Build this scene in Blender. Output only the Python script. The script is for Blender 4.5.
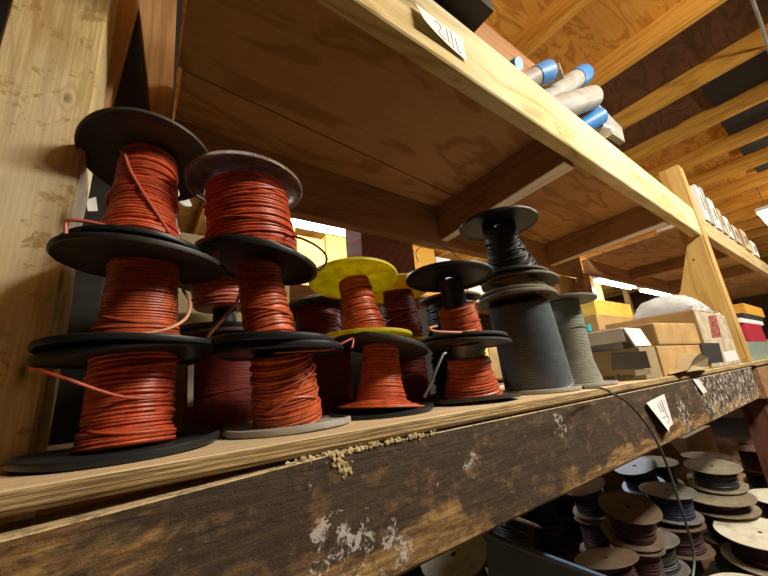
import bpy, bmesh, math, random
from mathutils import Vector, Matrix, noise as mnoise
random.seed(7)
D = bpy.data
for o in list(D.objects): D.objects.remove(o)
scn = bpy.context.scene
C = scn.collection
PI = math.pi
V = Vector

# ------------------------------------------------------------------ camera
FPX = 345.0
def nrm(v): v = V(v); v.normalize(); return v
AX = nrm((491, 53, 345)); AY = nrm((-255, 118.6, 345)); AZ = nrm(AX.cross(AY)); AY = nrm(AZ.cross(AX))
CAM = V((0, -.36, .046))
cam = D.cameras.new('camera'); camo = D.objects.new('camera', cam); C.objects.link(camo)
cam.sensor_fit = 'HORIZONTAL'; cam.sensor_width = 36; cam.lens = FPX/768*36
cam.clip_start = .01; cam.clip_end = 60
rt = V((AX[0], AY[0], AZ[0])); up = -V((AX[1], AY[1], AZ[1])); fw = V((AX[2], AY[2], AZ[2]))
m = Matrix((rt, up, -fw)).transposed().to_4x4(); m.translation = CAM
camo.matrix_world = m
scn.camera = camo

# ------------------------------------------------------------------ light, world, exposure
w = D.worlds.new('world'); scn.world = w; w.use_nodes = True
w.node_tree.nodes['Background'].inputs[0].default_value = (.75, .85, 1, 1)
w.node_tree.nodes['Background'].inputs[1].default_value = .035
scn.view_settings.view_transform = 'Standard'; scn.view_settings.look = 'None'
scn.view_settings.gamma = 1; scn.view_settings.use_curve_mapping = False
scn.view_settings.exposure = 0.42
def area(name, loc, sx, sy, energy, color=(1, .93, .80), rot=(0, 0, 0)):
    l = D.lights.new(name, 'AREA'); l.shape = 'RECTANGLE'; l.size = sx; l.size_y = sy
    l.energy = energy; l.color = color
    o = D.objects.new(name, l); o.location = loc; o.rotation_euler = rot; C.objects.link(o)
    return o
# aisle fluorescents overhead, in front of the rack
area('aisle_light', (1.50, -1.18, 1.36), 1.3, .14, 42, (1, .94, .80), rot=(math.radians(36), 0, 0))
area('aisle_light', (3.6, -1.15, 1.50), 1.3, .16, 30, (1, .94, .80), rot=(math.radians(28), 0, 0))
for x, e in ((1.0, 21), (5.2, 26)):
    area('aisle_uplight', (x, -1.0, 1.42), 1.3, .12, e, (1, .88, .62), rot=(PI, 0, 0))
# rear aisle fluorescents
area('rear_light', (.5, 1.6, 1.05), 1.2, .16, 12, (.93, .97, 1), rot=(math.radians(-20), 0, 0))
area('rear_light', (1.2, 1.75, 1.25), 1.6, .10, 30, (.97, .98, 1), rot=(math.radians(80), 0, 0))
area('rear_light', (3.6, 1.7, 1.25), 1.4, .16, 24, (.93, .97, 1), rot=(math.radians(-20), 0, 0))
area('rear_light', (5.6, 1.9, 1.35), 4.0, .10, 50, (.97, .98, 1), rot=(math.radians(80), 0, 0))

# ------------------------------------------------------------------ pixel -> world point on a plane
def ray(u, v):
    r = V((u-384, v-288, FPX)); return V((r.dot(AX), r.dot(AY), r.dot(AZ)))
def atY(u, v, y): r = ray(u, v); return CAM + r*((y-CAM.y)/r.y)
def atZ(u, v, z): r = ray(u, v); return CAM + r*((z-CAM.z)/r.z)
def atX(u, v, x): r = ray(u, v); return CAM + r*((x-CAM.x)/r.x)

# ------------------------------------------------------------------ materials
MATS = {}
def newmat(name):
    m = D.materials.new(name); m.use_nodes = True
    nt = m.node_tree; b = nt.nodes['Principled BSDF']
    return m, nt, b
def N(nt, t, **k):
    n = nt.nodes.new(t)
    for a, v in k.items(): setattr(n, a, v)
    return n
def link(nt, a, b): nt.links.new(a, b)
def ramp(nt, fac, stops, interp='LINEAR'):
    r = N(nt, 'ShaderNodeValToRGB'); r.color_ramp.interpolation = interp
    e = r.color_ramp.elements
    while len(e) < len(stops): e.new(.5)
    for i, (p, c) in enumerate(stops):
        e[i].position = p
        c = c if hasattr(c, '__len__') else (c, c, c)
        e[i].color = (*c[:3], 1)
    if fac is not None: link(nt, fac, r.inputs[0])
    return r.outputs[0]
def noise_n(nt, vec, scale, detail=4, rough=.55, dist=0):
    n = N(nt, 'ShaderNodeTexNoise'); n.inputs['Scale'].default_value = scale
    n.inputs['Detail'].default_value = detail; n.inputs['Roughness'].default_value = rough
    n.inputs['Distortion'].default_value = dist
    link(nt, vec, n.inputs['Vector']); return n.outputs['Fac']
def mapping(nt, scale, loc=(0, 0, 0), coord='Object', rot=(0, 0, 0)):
    t = N(nt, 'ShaderNodeTexCoord'); mp = N(nt, 'ShaderNodeMapping')
    mp.inputs['Scale'].default_value = scale; mp.inputs['Location'].default_value = loc
    mp.inputs['Rotation'].default_value = rot
    link(nt, t.outputs[coord], mp.inputs['Vector']); return mp.outputs[0]
def mixc(nt, fac, a, b, mode='MIX'):
    n = N(nt, 'ShaderNodeMix', data_type='RGBA', blend_type=mode)
    if isinstance(fac, (int, float)): n.inputs[0].default_value = fac
    else: link(nt, fac, n.inputs[0])
    for i, s in ((6, a), (7, b)):
        if isinstance(s, tuple): n.inputs[i].default_value = (*s[:3], 1)
        else: link(nt, s, n.inputs[i])
    return n.outputs[2]
def mth(nt, op, a, b=None, c=None):
    n = N(nt, 'ShaderNodeMath', operation=op)
    for i, s in enumerate((a, b, c)):
        if s is None: continue
        if isinstance(s, (int, float)): n.inputs[i].default_value = s
        else: link(nt, s, n.inputs[i])
    return n.outputs[0]
def bump(nt, b, h, strength=.3, dist=.002):
    n = N(nt, 'ShaderNodeBump'); n.inputs['Strength'].default_value = strength
    n.inputs['Distance'].default_value = dist
    link(nt, h, n.inputs['Height']); link(nt, n.outputs[0], b.inputs['Normal'])
def plain(name, col, rough=.6, var=.12, scale=30, metal=0, spec=.4, bmp=.1, dirt=None):
    m, nt, b = newmat(name)
    v = mapping(nt, (1, 1, 1))
    f = noise_n(nt, v, scale, 5)
    lo = tuple(c*(1-var*1.6) for c in col); hi = tuple(min(1, c*(1+var)) for c in col)
    c = ramp(nt, f, [(.3, lo), (.7, hi)])
    if dirt:
        f2 = noise_n(nt, v, dirt[1], 6, .65, .5)
        c = mixc(nt, ramp(nt, f2, [(.48, 0.), (.62, .85)]), c, dirt[0])
    link(nt, c, b.inputs['Base Color'])
    b.inputs['Roughness'].default_value = rough; b.inputs['Metallic'].default_value = metal
    b.inputs['Specular IOR Level'].default_value = spec
    if bmp: bump(nt, b, f, bmp, .001)
    return m
def sc(axis, along, cross):
    return tuple(along if 'XYZ'[i] == axis else cross for i in range(3))
def wood(name, light, dark, axis='X', loc=(0, 0, 0), band=9, knots=True, rough=.75, fibre=.35, hue=None, spots=None, cross=9, kden=2.2, knotpts=()):
    m, nt, b = newmat(name)
    v = mapping(nt, sc(axis, .9, cross), loc)
    base = noise_n(nt, v, 1.0, 3, .5, .6)
    core = None
    for (kp, kr) in knotpts:
        t_ = N(nt, 'ShaderNodeTexCoord'); s_ = N(nt, 'ShaderNodeVectorMath', operation='MULTIPLY')
        sv = sc(axis, .55, 1.0); link(nt, t_.outputs['Object'], s_.inputs[0]); s_.inputs[1].default_value = sv
        d_ = N(nt, 'ShaderNodeVectorMath', operation='DISTANCE'); link(nt, s_.outputs[0], d_.inputs[0]); d_.inputs[1].default_value = tuple(a*b for a, b in zip(kp, sv))
        q_ = mth(nt, 'POWER', 2.718, mth(nt, 'MULTIPLY', mth(nt, 'DIVIDE', d_.outputs['Value'], kr), -1.0))
        base = mth(nt, 'ADD', base, mth(nt, 'MULTIPLY', q_, .26))
        q_ = mth(nt, 'GREATER_THAN', q_, .62) if False else ramp(nt, q_, [(.50, 0.), (.85, .8)])
        core = q_ if core is None else mth(nt, 'MAXIMUM', core, q_)
    bands = mth(nt, 'FRACT', mth(nt, 'MULTIPLY', base, band))
    tri = mth(nt, 'ABSOLUTE', mth(nt, 'SUBTRACT', mth(nt, 'MULTIPLY', bands, 2), 1))
    c = ramp(nt, tri, [(.0, dark), (.35, tuple(.35*d+.65*l for d, l in zip(dark, light))), (1., light)])
    fv = mapping(nt, sc(axis, 9, 260), loc)
    fb = noise_n(nt, fv, 1.0, 4, .6)
    c = mixc(nt, mth(nt, 'MULTIPLY', ramp(nt, fb, [(.42, 1.), (.6, 0.)]), fibre), c, dark)
    big = noise_n(nt, mapping(nt, sc(axis, 1.5, 5), loc), 1.3, 4)
    if hue: c = mixc(nt, ramp(nt, big, [(.4, 0.), (.65, .8)]), c, hue)
    if knots:
        kv = mapping(nt, sc(axis, kden, kden*3.2), (loc[0]+3.3, loc[1]+1.7, loc[2]+.4))
        vo = N(nt, 'ShaderNodeTexVoronoi'); vo.inputs['Scale'].default_value = 1.0
        link(nt, kv, vo.inputs['Vector'])
        k = ramp(nt, vo.outputs['Distance'], [(.03, 1.), (.10, .35), (.17, 0.)])
        c = mixc(nt, k, c, tuple(d*.35 for d in dark))
    if spots:
        sp = noise_n(nt, mapping(nt, (1, 1, 1), loc), spots[1], 6, .7, .3)
        c = mixc(nt, ramp(nt, sp, [(spots[2], 0.), (spots[2]+.06, .9)]), c, spots[0])
    if core is not None: c = mixc(nt, mth(nt, 'MULTIPLY', core, .85), c, tuple(d*.3 for d in dark))
    link(nt, c, b.inputs['Base Color'])
    b.inputs['Roughness'].default_value = rough
    b.inputs['Specular IOR Level'].default_value = .25 if rough > .5 else .8
    bump(nt, b, mth(nt, 'ADD', fb, mth(nt, 'MULTIPLY', tri, .5)), .35, .0015)
    return m
def plywood(name, light, dark, axis='X', loc=(0, 0, 0), band=12, sc1=2.2):
    m, nt, b = newmat(name)
    v = mapping(nt, sc(axis, .8, 2.6), loc)
    base = noise_n(nt, v, sc1, 3, .5, 1.2)
    s = mth(nt, 'SINE', mth(nt, 'MULTIPLY', base, band*6.28))
    c = ramp(nt, mth(nt, 'MULTIPLY_ADD', s, .5, .5), [(.0, dark), (.45, light), (1, light)])
    fb = noise_n(nt, mapping(nt, sc(axis, 7, 160), loc), 1, 4, .6)
    c = mixc(nt, mth(nt, 'MULTIPLY', ramp(nt, fb, [(.4, 1.), (.6, 0.)]), .3), c, dark)
    f2 = noise_n(nt, mapping(nt, (1, 1, 1), loc), 1.6, 3)
    c = mixc(nt, ramp(nt, f2, [(.4, 0.), (.7, .45)]), c, tuple(d*.6 for d in dark))
    link(nt, c, b.inputs['Base Color']); b.inputs['Roughness'].default_value = .7
    b.inputs['Specular IOR Level'].default_value = .25
    bump(nt, b, fb, .2, .001)
    return m

def ply_edge_mat():
    m, nt, b = newmat('ply_edge')
    t = N(nt, 'ShaderNodeTexCoord'); s = N(nt, 'ShaderNodeSeparateXYZ'); link(nt, t.outputs['Object'], s.inputs[0])
    nz = noise_n(nt, mapping(nt, (9, 9, 60)), 1, 4)
    z = mth(nt, 'ADD', mth(nt, 'MULTIPLY', s.outputs['Z'], 250), mth(nt, 'MULTIPLY', nz, .6))
    st = ramp(nt, mth(nt, 'FRACT', z), [(0, (.25, .15, .055)), (.45, (.52, .36, .15)), (.55, (.72, .55, .27)), (1, (.62, .45, .20))])
    fine = noise_n(nt, mapping(nt, (30, 260, 1100)), 1, 4)
    c = mixc(nt, ramp(nt, fine, [(.4, .75), (.55, 0.)]), st, (.16, .09, .03))
    big = noise_n(nt, mapping(nt, (6, 6, 20)), 1, 4)
    c = mixc(nt, ramp(nt, big, [(.52, 0.), (.7, .6)]), c, (.10, .06, .03))
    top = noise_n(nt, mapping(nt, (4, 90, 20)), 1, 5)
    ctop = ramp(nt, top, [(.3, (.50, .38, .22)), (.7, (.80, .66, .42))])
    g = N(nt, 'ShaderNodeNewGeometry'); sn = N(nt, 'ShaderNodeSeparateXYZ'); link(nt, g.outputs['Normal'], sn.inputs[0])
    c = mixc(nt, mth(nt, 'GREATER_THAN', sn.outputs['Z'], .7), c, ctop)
    link(nt, c, b.inputs['Base Color']); b.inputs['Roughness'].default_value = .8
    bump(nt, b, fine, .6, .0015)
    return m

def stained_beam_mat():
    m, nt, b = newmat('stained_beam_wood')
    v = mapping(nt, (1.1, 8, 9), (.3, 0, .2))
    base = noise_n(nt, v, 1.2, 4, .55, .8)
    tri = mth(nt, 'ABSOLUTE', mth(nt, 'SUBTRACT', mth(nt, 'MULTIPLY', mth(nt, 'FRACT', mth(nt, 'MULTIPLY', base, 11)), 2), 1))
    c = ramp(nt, tri, [(0, (.20, .10, .03)), (.4, (.38, .215, .07)), (1, (.50, .32, .115))])
    fb = noise_n(nt, mapping(nt, (14, 200, 220)), 1, 4, .6)
    c = mixc(nt, ramp(nt, fb, [(.42, .55), (.58, 0.)]), c, (.10, .05, .02))
    t = N(nt, 'ShaderNodeTexCoord'); s = N(nt, 'ShaderNodeSeparateXYZ'); link(nt, t.outputs['Object'], s.inputs[0])
    # grime soaked into the upper part of the board, more of it towards the middle of its length
    zmask = N(nt, 'ShaderNodeMapRange'); link(nt, s.outputs['Z'], zmask.inputs[0])
    for i, q in ((1, -.150), (2, -.095), (3, -.10), (4, .12)): zmask.inputs[i].default_value = q
    xmask = N(nt, 'ShaderNodeMapRange'); link(nt, s.outputs['X'], xmask.inputs[0])
    for i, q in ((1, -.03), (2, .09), (3, -.16), (4, .03)): xmask.inputs[i].default_value = q
    st = noise_n(nt, mapping(nt, (5, 9, 11), (.7, 0, 0)), 1.1, 7, .62, 1.0)
    sm = mth(nt, 'ADD', mth(nt, 'ADD', st, zmask.outputs[0]), xmask.outputs[0])
    c = mixc(nt, ramp(nt, sm, [(.47, 0.), (.56, .88)]), c, (.034, .023, .016))
    st2 = noise_n(nt, mapping(nt, (22, 30, 34)), 1, 6, .7)
    c = mixc(nt, ramp(nt, st2, [(.52, 0.), (.62, .6)]), c, (.27, .15, .065))
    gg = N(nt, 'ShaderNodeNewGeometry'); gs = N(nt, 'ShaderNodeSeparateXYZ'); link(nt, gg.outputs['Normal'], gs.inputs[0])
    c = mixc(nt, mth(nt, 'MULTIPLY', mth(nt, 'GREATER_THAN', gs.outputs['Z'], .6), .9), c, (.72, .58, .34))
    mot = noise_n(nt, mapping(nt, (70, 90, 130)), 1, 5, .7)
    c = mixc(nt, ramp(nt, mot, [(.50, 0.), (.62, .6)]), c, (.035, .022, .014))
    # paint spatters
    pn = noise_n(nt, mapping(nt, (55, 55, 55)), 1, 8, .80, .3)
    pm = None
    for (x, z, r) in ((.172, -.098, .034), (.190, -.118, .030), (.250, -.125, .034), (.215, -.105, .02), (.385, -.069, .022), (1.50, -.05, .10), (1.66, -.07, .22), (1.95, -.08, .22), (2.2, -.08, .12), (1.25, -.11, .06), (.62, -.05, .03)):
        d = N(nt, 'ShaderNodeVectorMath', operation='DISTANCE'); cv = N(nt, 'ShaderNodeCombineXYZ')
        link(nt, s.outputs['X'], cv.inputs[0]); link(nt, s.outputs['Z'], cv.inputs[2])
        link(nt, cv.outputs[0], d.inputs[0]); d.inputs[1].default_value = (x, 0, z)
        q = mth(nt, 'SUBTRACT', 1, mth(nt, 'DIVIDE', d.outputs['Value'], r))
        pm = q if pm is None else mth(nt, 'MAXIMUM', pm, q)
    pm = mth(nt, 'MINIMUM', mth(nt, 'MAXIMUM', pm, 0), .36)
    pf = mth(nt, 'ADD', pn, mth(nt, 'MULTIPLY', pm, .34))
    c = mixc(nt, ramp(nt, pf, [(.648, 0.), (.675, .85)]), c, (.66, .63, .58))
    link(nt, c, b.inputs['Base Color']); b.inputs['Roughness'].default_value = .7
    bump(nt, b, mth(nt, 'ADD', mth(nt, 'ADD', fb, st2), mth(nt, 'MULTIPLY', pf, 1.5)), .5, .002)
    return m

M = {}
M['beam_low'] = stained_beam_mat()
M['ply_edge'] = ply_edge_mat()
M['beam_up'] = wood('pale_pine', (.76, .64, .33), (.46, .33, .12), 'X', band=8, knots=True, fibre=.4, hue=(.80, .73, .50), kden=1.6, spots=((.50, .36, .12), 16, .63), knotpts=[((.95, 0, .72), .008), ((1.5, 0, .78), .007), ((.42, 0, .80), .006)])
M['beam_up2'] = wood('pale_pine_next', (.70, .53, .27), (.45, .29, .12), 'X', (3, 1, 2), band=6, fibre=.25)
M['post'] = wood('yellow_pine_post', (.80, .64, .28), (.50, .33, .10), 'Z', (.2, .1, .05), band=9, hue=(.82, .74, .54), fibre=.75, cross=8, kden=7, spots=((.44, .28, .10), 26, .55), knotpts=[((-.036, 0, 1.776), .010), ((.018, 0, 1.893), .009)])
M['postr'] = wood('golden_post', (.62, .42, .14), (.42, .25, .07), 'Z', (1.2, .4, .7), band=5, fibre=.25)
M['brown'] = wood('brown_lumber', (.46, .26, .13), (.28, .15, .07), 'Y', (.5, .2, .9), band=5)
M['brownx'] = wood('brown_lumber_long', (.42, .23, .11), (.26, .135, .06), 'X', (.5, 1.2, .9), band=6)
M['brownz'] = wood('brown_lumber_upright', (.56, .34, .14), (.36, .20, .08), 'Z', (.5, 2.2, .9), band=6)
M['redwood'] = wood('reddish_post', (.17, .07, .045), (.10, .035, .02), 'Z', (.5, 5.2, .9), band=6)
M['ply'] = plywood('shelf_underside_ply', (.58, .32, .14), (.38, .19, .07), 'X', band=4, sc1=1.9)
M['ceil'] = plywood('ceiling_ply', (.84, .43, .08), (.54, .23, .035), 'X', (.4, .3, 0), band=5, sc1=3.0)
M['ceild'] = plywood('dark_ceiling_ply', (.20, .10, .05), (.12, .06, .03), 'X', (.4, .3, 0), band=5, sc1=2.4)
M['joist'] = wood('golden_joist', (.80, .44, .085), (.50, .24, .035), 'Y', (4, 2, 1), band=5)
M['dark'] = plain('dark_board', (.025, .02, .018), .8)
M['bk'] = plain('black_plastic', (.020, .023, .026), .36, spec=.35, bmp=.05)
M['bk2'] = plain('dusty_black_plastic', (.045, .043, .042), .5, var=.25, spec=.5, bmp=.05)
M['grey'] = plain('grey_plastic', (.40, .40, .38), .5, dirt=((.16, .15, .13), 18))
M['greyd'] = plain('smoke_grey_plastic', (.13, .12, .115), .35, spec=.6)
M['beigefl'] = plain('khaki_fibre_flange', (.22, .21, .15), .6, dirt=((.12, .11, .08), 22))
M['yellow'] = plain('yellow_plastic', (.86, .80, .05), .45, var=.10, scale=50, dirt=((.66, .58, .04), 40))
M['yellow2'] = plain('deep_yellow_plastic', (.78, .56, .02), .45, var=.1, scale=50)
M['barrel'] = plain('grey_barrel', (.34, .35, .37), .35, metal=.3, dirt=((.5, .47, .42), 30))
M['red'] = plain('red_wire', (.62, .105, .038), .40, var=.22, scale=90, spec=.5, bmp=0)
M['red2'] = plain('orange_red_wire', (.64, .135, .045), .40, var=.22, scale=90, spec=.5, bmp=0)
M['redp'] = plain('pinkish_red_wire', (.60, .15, .095), .42, var=.15, scale=90, spec=.5, bmp=0)
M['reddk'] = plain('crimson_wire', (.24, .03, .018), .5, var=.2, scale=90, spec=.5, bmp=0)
M['pink'] = plain('faded_wire_end', (.75, .34, .20), .45, bmp=0)
M['wblack'] = plain('black_wire', (.03, .032, .032), .45, var=.3, scale=90, spec=.5, bmp=0)
M['wgrey'] = plain('slate_grey_wire', (.13, .155, .18), .33, var=.12, scale=60, spec=.5, bmp=0)
M['wsage'] = plain('sage_grey_wire', (.34, .36, .29), .5, var=.1, scale=60, bmp=0)
M['wbeige'] = plain('olive_beige_wire', (.30, .25, .14), .5, var=.1, scale=60, bmp=0)
M['cord'] = plain('dark_cable', (.10, .10, .10), .3, spec=.6, bmp=0)
M['card'] = plain('cardboard', (.52, .33, .13), .8, var=.1, scale=12, dirt=((.40, .24, .09), 7))
M['card2'] = plain('pale_cardboard', (.58, .43, .22), .8, var=.1, scale=12)
M['card3'] = plain('olive_cardboard', (.36, .28, .15), .8, var=.1, scale=12)
M['cardw'] = plain('worn_beige_cardboard', (.56, .49, .34), .8, var=.15, scale=25, dirt=((.34, .28, .17), 16))
M['tape'] = plain('grey_label', (.13, .13, .14), .45)
M['white'] = plain('white_card', (.80, .80, .76), .6, var=.05, bmp=.02)
M['paper'] = plain('white_paper', (.86, .88, .88), .6, var=.03, bmp=.02)
M['ink'] = plain('ink', (.05, .06, .09), .6, bmp=0)
M['inkb'] = plain('grey_ink', (.25, .27, .33), .6, bmp=0)
M['redlab'] = plain('red_label', (.30, .05, .04), .5, dirt=((.5, .35, .28), 60))
M['pipe'] = plain('grey_pipe', (.36, .37, .34), .45, var=.15, scale=20, dirt=((.30, .29, .26), 12))
M['blue'] = plain('blue_cap', (.05, .23, .60), .4, var=.1)
M['bluebin'] = plain('dusty_blue_plastic', (.16, .25, .42), .5, var=.2, scale=8)
M['teal'] = plain('teal_plastic', (.02, .42, .50), .4)
M['orange'] = plain('orange_box', (.80, .40, .05), .6)
M['crimson'] = plain('crimson_folder', (.50, .03, .06), .5)
M['greenish'] = plain('green_grey_tin', (.28, .34, .28), .5)
M['yellowbox'] = plain('yellow_carton', (.82, .60, .10), .6)
M['wooddisc'] = plain('fibreboard_flange', (.29, .24, .16), .7, var=.2, scale=25, dirt=((.20, .16, .11), 14))
M['wooddisc2'] = plain('brown_fibre_flange', (.17, .11, .07), .7, var=.2, scale=25, dirt=((.13, .09, .06), 14))
M['greydisc'] = plain('grey_fibre_flange', (.20, .19, .17), .6, var=.2, scale=25, dirt=((.12, .11, .10), 12))
M['whitedisc'] = plain('cream_fibre_flange', (.72, .69, .56), .6, var=.08, scale=25, dirt=((.45, .42, .33), 9))
M['navy'] = plain('navy_wire', (.018, .026, .06), .5, bmp=0)
M['maroon'] = plain('maroon_wire', (.055, .022, .024), .5, bmp=0)
M['glue'] = plain('dried_crust', (.62, .52, .30), .9, var=.2, scale=120, bmp=.4)
M['screw'] = plain('steel', (.6, .6, .58), .35, metal=.8)
M['concrete'] = plain('concrete_floor', (.07, .065, .06), .8, scale=4)
M['wallm'] = wood('rough_wall_boards', (.28, .16, .08), (.14, .075, .035), 'X', (9, 9, 9), band=6)
def emit(name, col, s):
    m, nt, b = newmat(name); b.inputs['Emission Color'].default_value = (*col, 1); b.inputs['Emission Strength'].default_value = s
    b.inputs['Base Color'].default_value = (.8, .8, .8, 1); return m
M['tube'] = emit('fluorescent_tube', (.93, .98, 1), 9)
for k_ in ('yellow', 'yellow2'):
    nt = M[k_].node_tree; b = nt.nodes['Principled BSDF']; out = nt.nodes['Material Output']
    tr = N(nt, 'ShaderNodeBsdfTranslucent'); mx = N(nt, 'ShaderNodeMixShader'); mx.inputs[0].default_value = .45
    link(nt, b.inputs['Base Color'].links[0].from_socket, tr.inputs['Color'])
    link(nt, b.outputs[0], mx.inputs[1]); link(nt, tr.outputs[0], mx.inputs[2]); link(nt, mx.outputs[0], out.inputs['Surface'])
def smoke():
    m, nt, b = newmat('smoky_translucent_plastic')
    b.inputs['Base Color'].default_value = (.20, .16, .15, 1); b.inputs['Roughness'].default_value = .25
    f = noise_n(nt, mapping(nt, (1, 1, 1)), 22, 4)
    link(nt, ramp(nt, f, [(.35, (.16, .11, .10)), (.7, (.34, .28, .26))]), b.inputs['Base Color'])
    b.inputs['Transmission Weight'].default_value = .55; b.inputs['IOR'].default_value = 1.2
    return m
M['smoke'] = smoke()
def stripes():
    m, nt, b = newmat('striped_carton')
    wv = N(nt, 'ShaderNodeTexWave'); wv.inputs['Scale'].default_value = 6; wv.inputs['Distortion'].default_value = .6
    wv.bands_direction = 'DIAGONAL'
    link(nt, mapping(nt, (2.6, .5, -2.0)), wv.inputs['Vector'])
    c = ramp(nt, wv.outputs['Fac'], [(.55, (.34, .19, .13)), (.8, (.42, .10, .09))])
    link(nt, c, b.inputs['Base Color']); b.inputs['Roughness'].default_value = .8
    return m
M['stripe'] = stripes()

# ------------------------------------------------------------------ object helpers
def finish(name, bm, mat, parent=None, smooth=False, origin=None):
    me = D.meshes.new(name)
    if origin is None and parent is not None: origin = V(parent.location)
    if origin is not None: bmesh.ops.translate(bm, verts=bm.verts, vec=-V(origin))
    bmesh.ops.recalc_face_normals(bm, faces=bm.faces)
    bm.to_mesh(me); bm.free()
    me.materials.append(mat)
    if smooth:
        for p in me.polygons: p.use_smooth = True
        me.set_sharp_from_angle(angle=math.radians(42))
    o = D.objects.new(name, me); C.objects.link(o)
    if parent is not None: o.parent = parent
    elif origin is not None: o.location = origin
    return o
def empty(name, loc):
    o = D.objects.new(name, None); o.empty_display_size = .05; o.location = loc; C.objects.link(o); return o
def tag(o, label=None, cat=None, group=None, kind=None):
    if label: o['label'] = label
    if cat: o['category'] = cat
    if group: o['group'] = group
    if kind: o['kind'] = kind
    return o
def box_bm(x0, x1, y0, y1, z0, z1, bev=0, bm=None):
    bm = bm or bmesh.new()
    vs = [bm.verts.new(p) for p in ((x0, y0, z0), (x1, y0, z0), (x1, y1, z0), (x0, y1, z0), (x0, y0, z1), (x1, y0, z1), (x1, y1, z1), (x0, y1, z1))]
    fs = [bm.faces.new([vs[i] for i in f]) for f in ((0, 3, 2, 1), (4, 5, 6, 7), (0, 1, 5, 4), (1, 2, 6, 5), (2, 3, 7, 6), (3, 0, 4, 7))]
    if bev:
        es = list({e for f in fs for e in f.edges})
        bmesh.ops.bevel(bm, geom=es, offset=bev, segments=2, affect='EDGES', profile=.6)
    return bm
def hexa(pts, bev=0, bm=None):      # 8 corners: bottom ring then top ring
    bm = bm or bmesh.new()
    vs = [bm.verts.new(p) for p in pts]
    fs = [bm.faces.new([vs[i] for i in f]) for f in ((0, 3, 2, 1), (4, 5, 6, 7), (0, 1, 5, 4), (1, 2, 6, 5), (2, 3, 7, 6), (3, 0, 4, 7))]
    if bev: bmesh.ops.bevel(bm, geom=list({e for f in fs for e in f.edges}), offset=bev, segments=2, affect='EDGES')
    return bm
def rbox(cx, cy, z0, lx, ly, lz, rz=0, bev=0, tilt=(0, 0), bm=None):   # box turned about its own centre
    b = box_bm(-lx/2, lx/2, -ly/2, ly/2, 0, lz, bev)
    R = Matrix.Rotation(rz, 4, 'Z') @ Matrix.Rotation(tilt[0], 4, 'X') @ Matrix.Rotation(tilt[1], 4, 'Y')
    bmesh.ops.transform(b, matrix=Matrix.Translation((cx, cy, z0)) @ R, verts=b.verts)
    if bm is None: return b
    me = D.meshes.new('t'); b.to_mesh(me); b.free(); bm.from_mesh(me); D.meshes.remove(me); return bm
def poly_prism(pts, thick, bm=None):
    bm = bm or bmesh.new(); n = (pts[1]-pts[0]).cross(pts[2]-pts[0]); n.normalize()
    a = [bm.verts.new(p) for p in pts]; c = [bm.verts.new(p+n*thick) for p in pts]
    bm.faces.new(a); bm.faces.new(c[::-1]); k = len(pts)
    for i in range(k): bm.faces.new((a[i], a[(i+1) % k], c[(i+1) % k], c[i]))
    return bm
def sweep(bm, pts, r, seg=6, closed=False):
    pts = [V(p) for p in pts]; n = len(pts); rings = []
    t0 = (pts[1]-pts[0]).normalized()
    u = t0.orthogonal().normalized()
    for i, p in enumerate(pts):
        t = (pts[min(i+1, n-1)]-pts[max(i-1, 0)]).normalized()
        u = (u - t*u.dot(t)).normalized(); v = t.cross(u)
        rr = r[i] if hasattr(r, '__len__') else r
        rings.append([bm.verts.new(p + (u*math.cos(2*PI*k/seg)+v*math.sin(2*PI*k/seg))*rr) for k in range(seg)])
    for a, b in zip(rings, rings[1:]):
        for k in range(seg): bm.faces.new((a[k], a[(k+1) % seg], b[(k+1) % seg], b[k]))
    bm.faces.new(rings[0][::-1]); bm.faces.new(rings[-1])
    return bm
def smooth_path(pts, n=10):     # Catmull-Rom
    P = [V(p) for p in pts]; P = [P[0]*2-P[1]] + P + [P[-1]*2-P[-2]]; out = []
    for i in range(1, len(P)-2):
        for k in range(n):
            t = k/n; a, b, c, d = P[i-1:i+3]
            out.append(.5*((2*b)+(c-a)*t+(2*a-5*b+4*c-d)*t*t+(3*b-a-3*c+d)*t**3))
    out.append(P[-2]); return out
def frame(n):
    n = V(n).normalized(); a = V((1, 0, 0)); a = (a-n*a.dot(n)).normalized(); return a, n.cross(a), n
def lathe(bm, c, n, prof, seg=48, warp=None):    # prof: closed loop of (r, h)
    a, b, n = frame(n); rings = []
    for k in range(seg):
        th = 2*PI*k/seg; d = a*math.cos(th)+b*math.sin(th)
        rings.append([bm.verts.new(V(c)+d*r+n*(h+(warp(th, r) if warp else 0))) for r, h in prof])
    m = len(prof)
    for k in range(seg):
        A, B = rings[k], rings[(k+1) % seg]
        for j in range(m): bm.faces.new((A[j], A[(j+1) % m], B[(j+1) % m], B[j]))
    return bm

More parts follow.
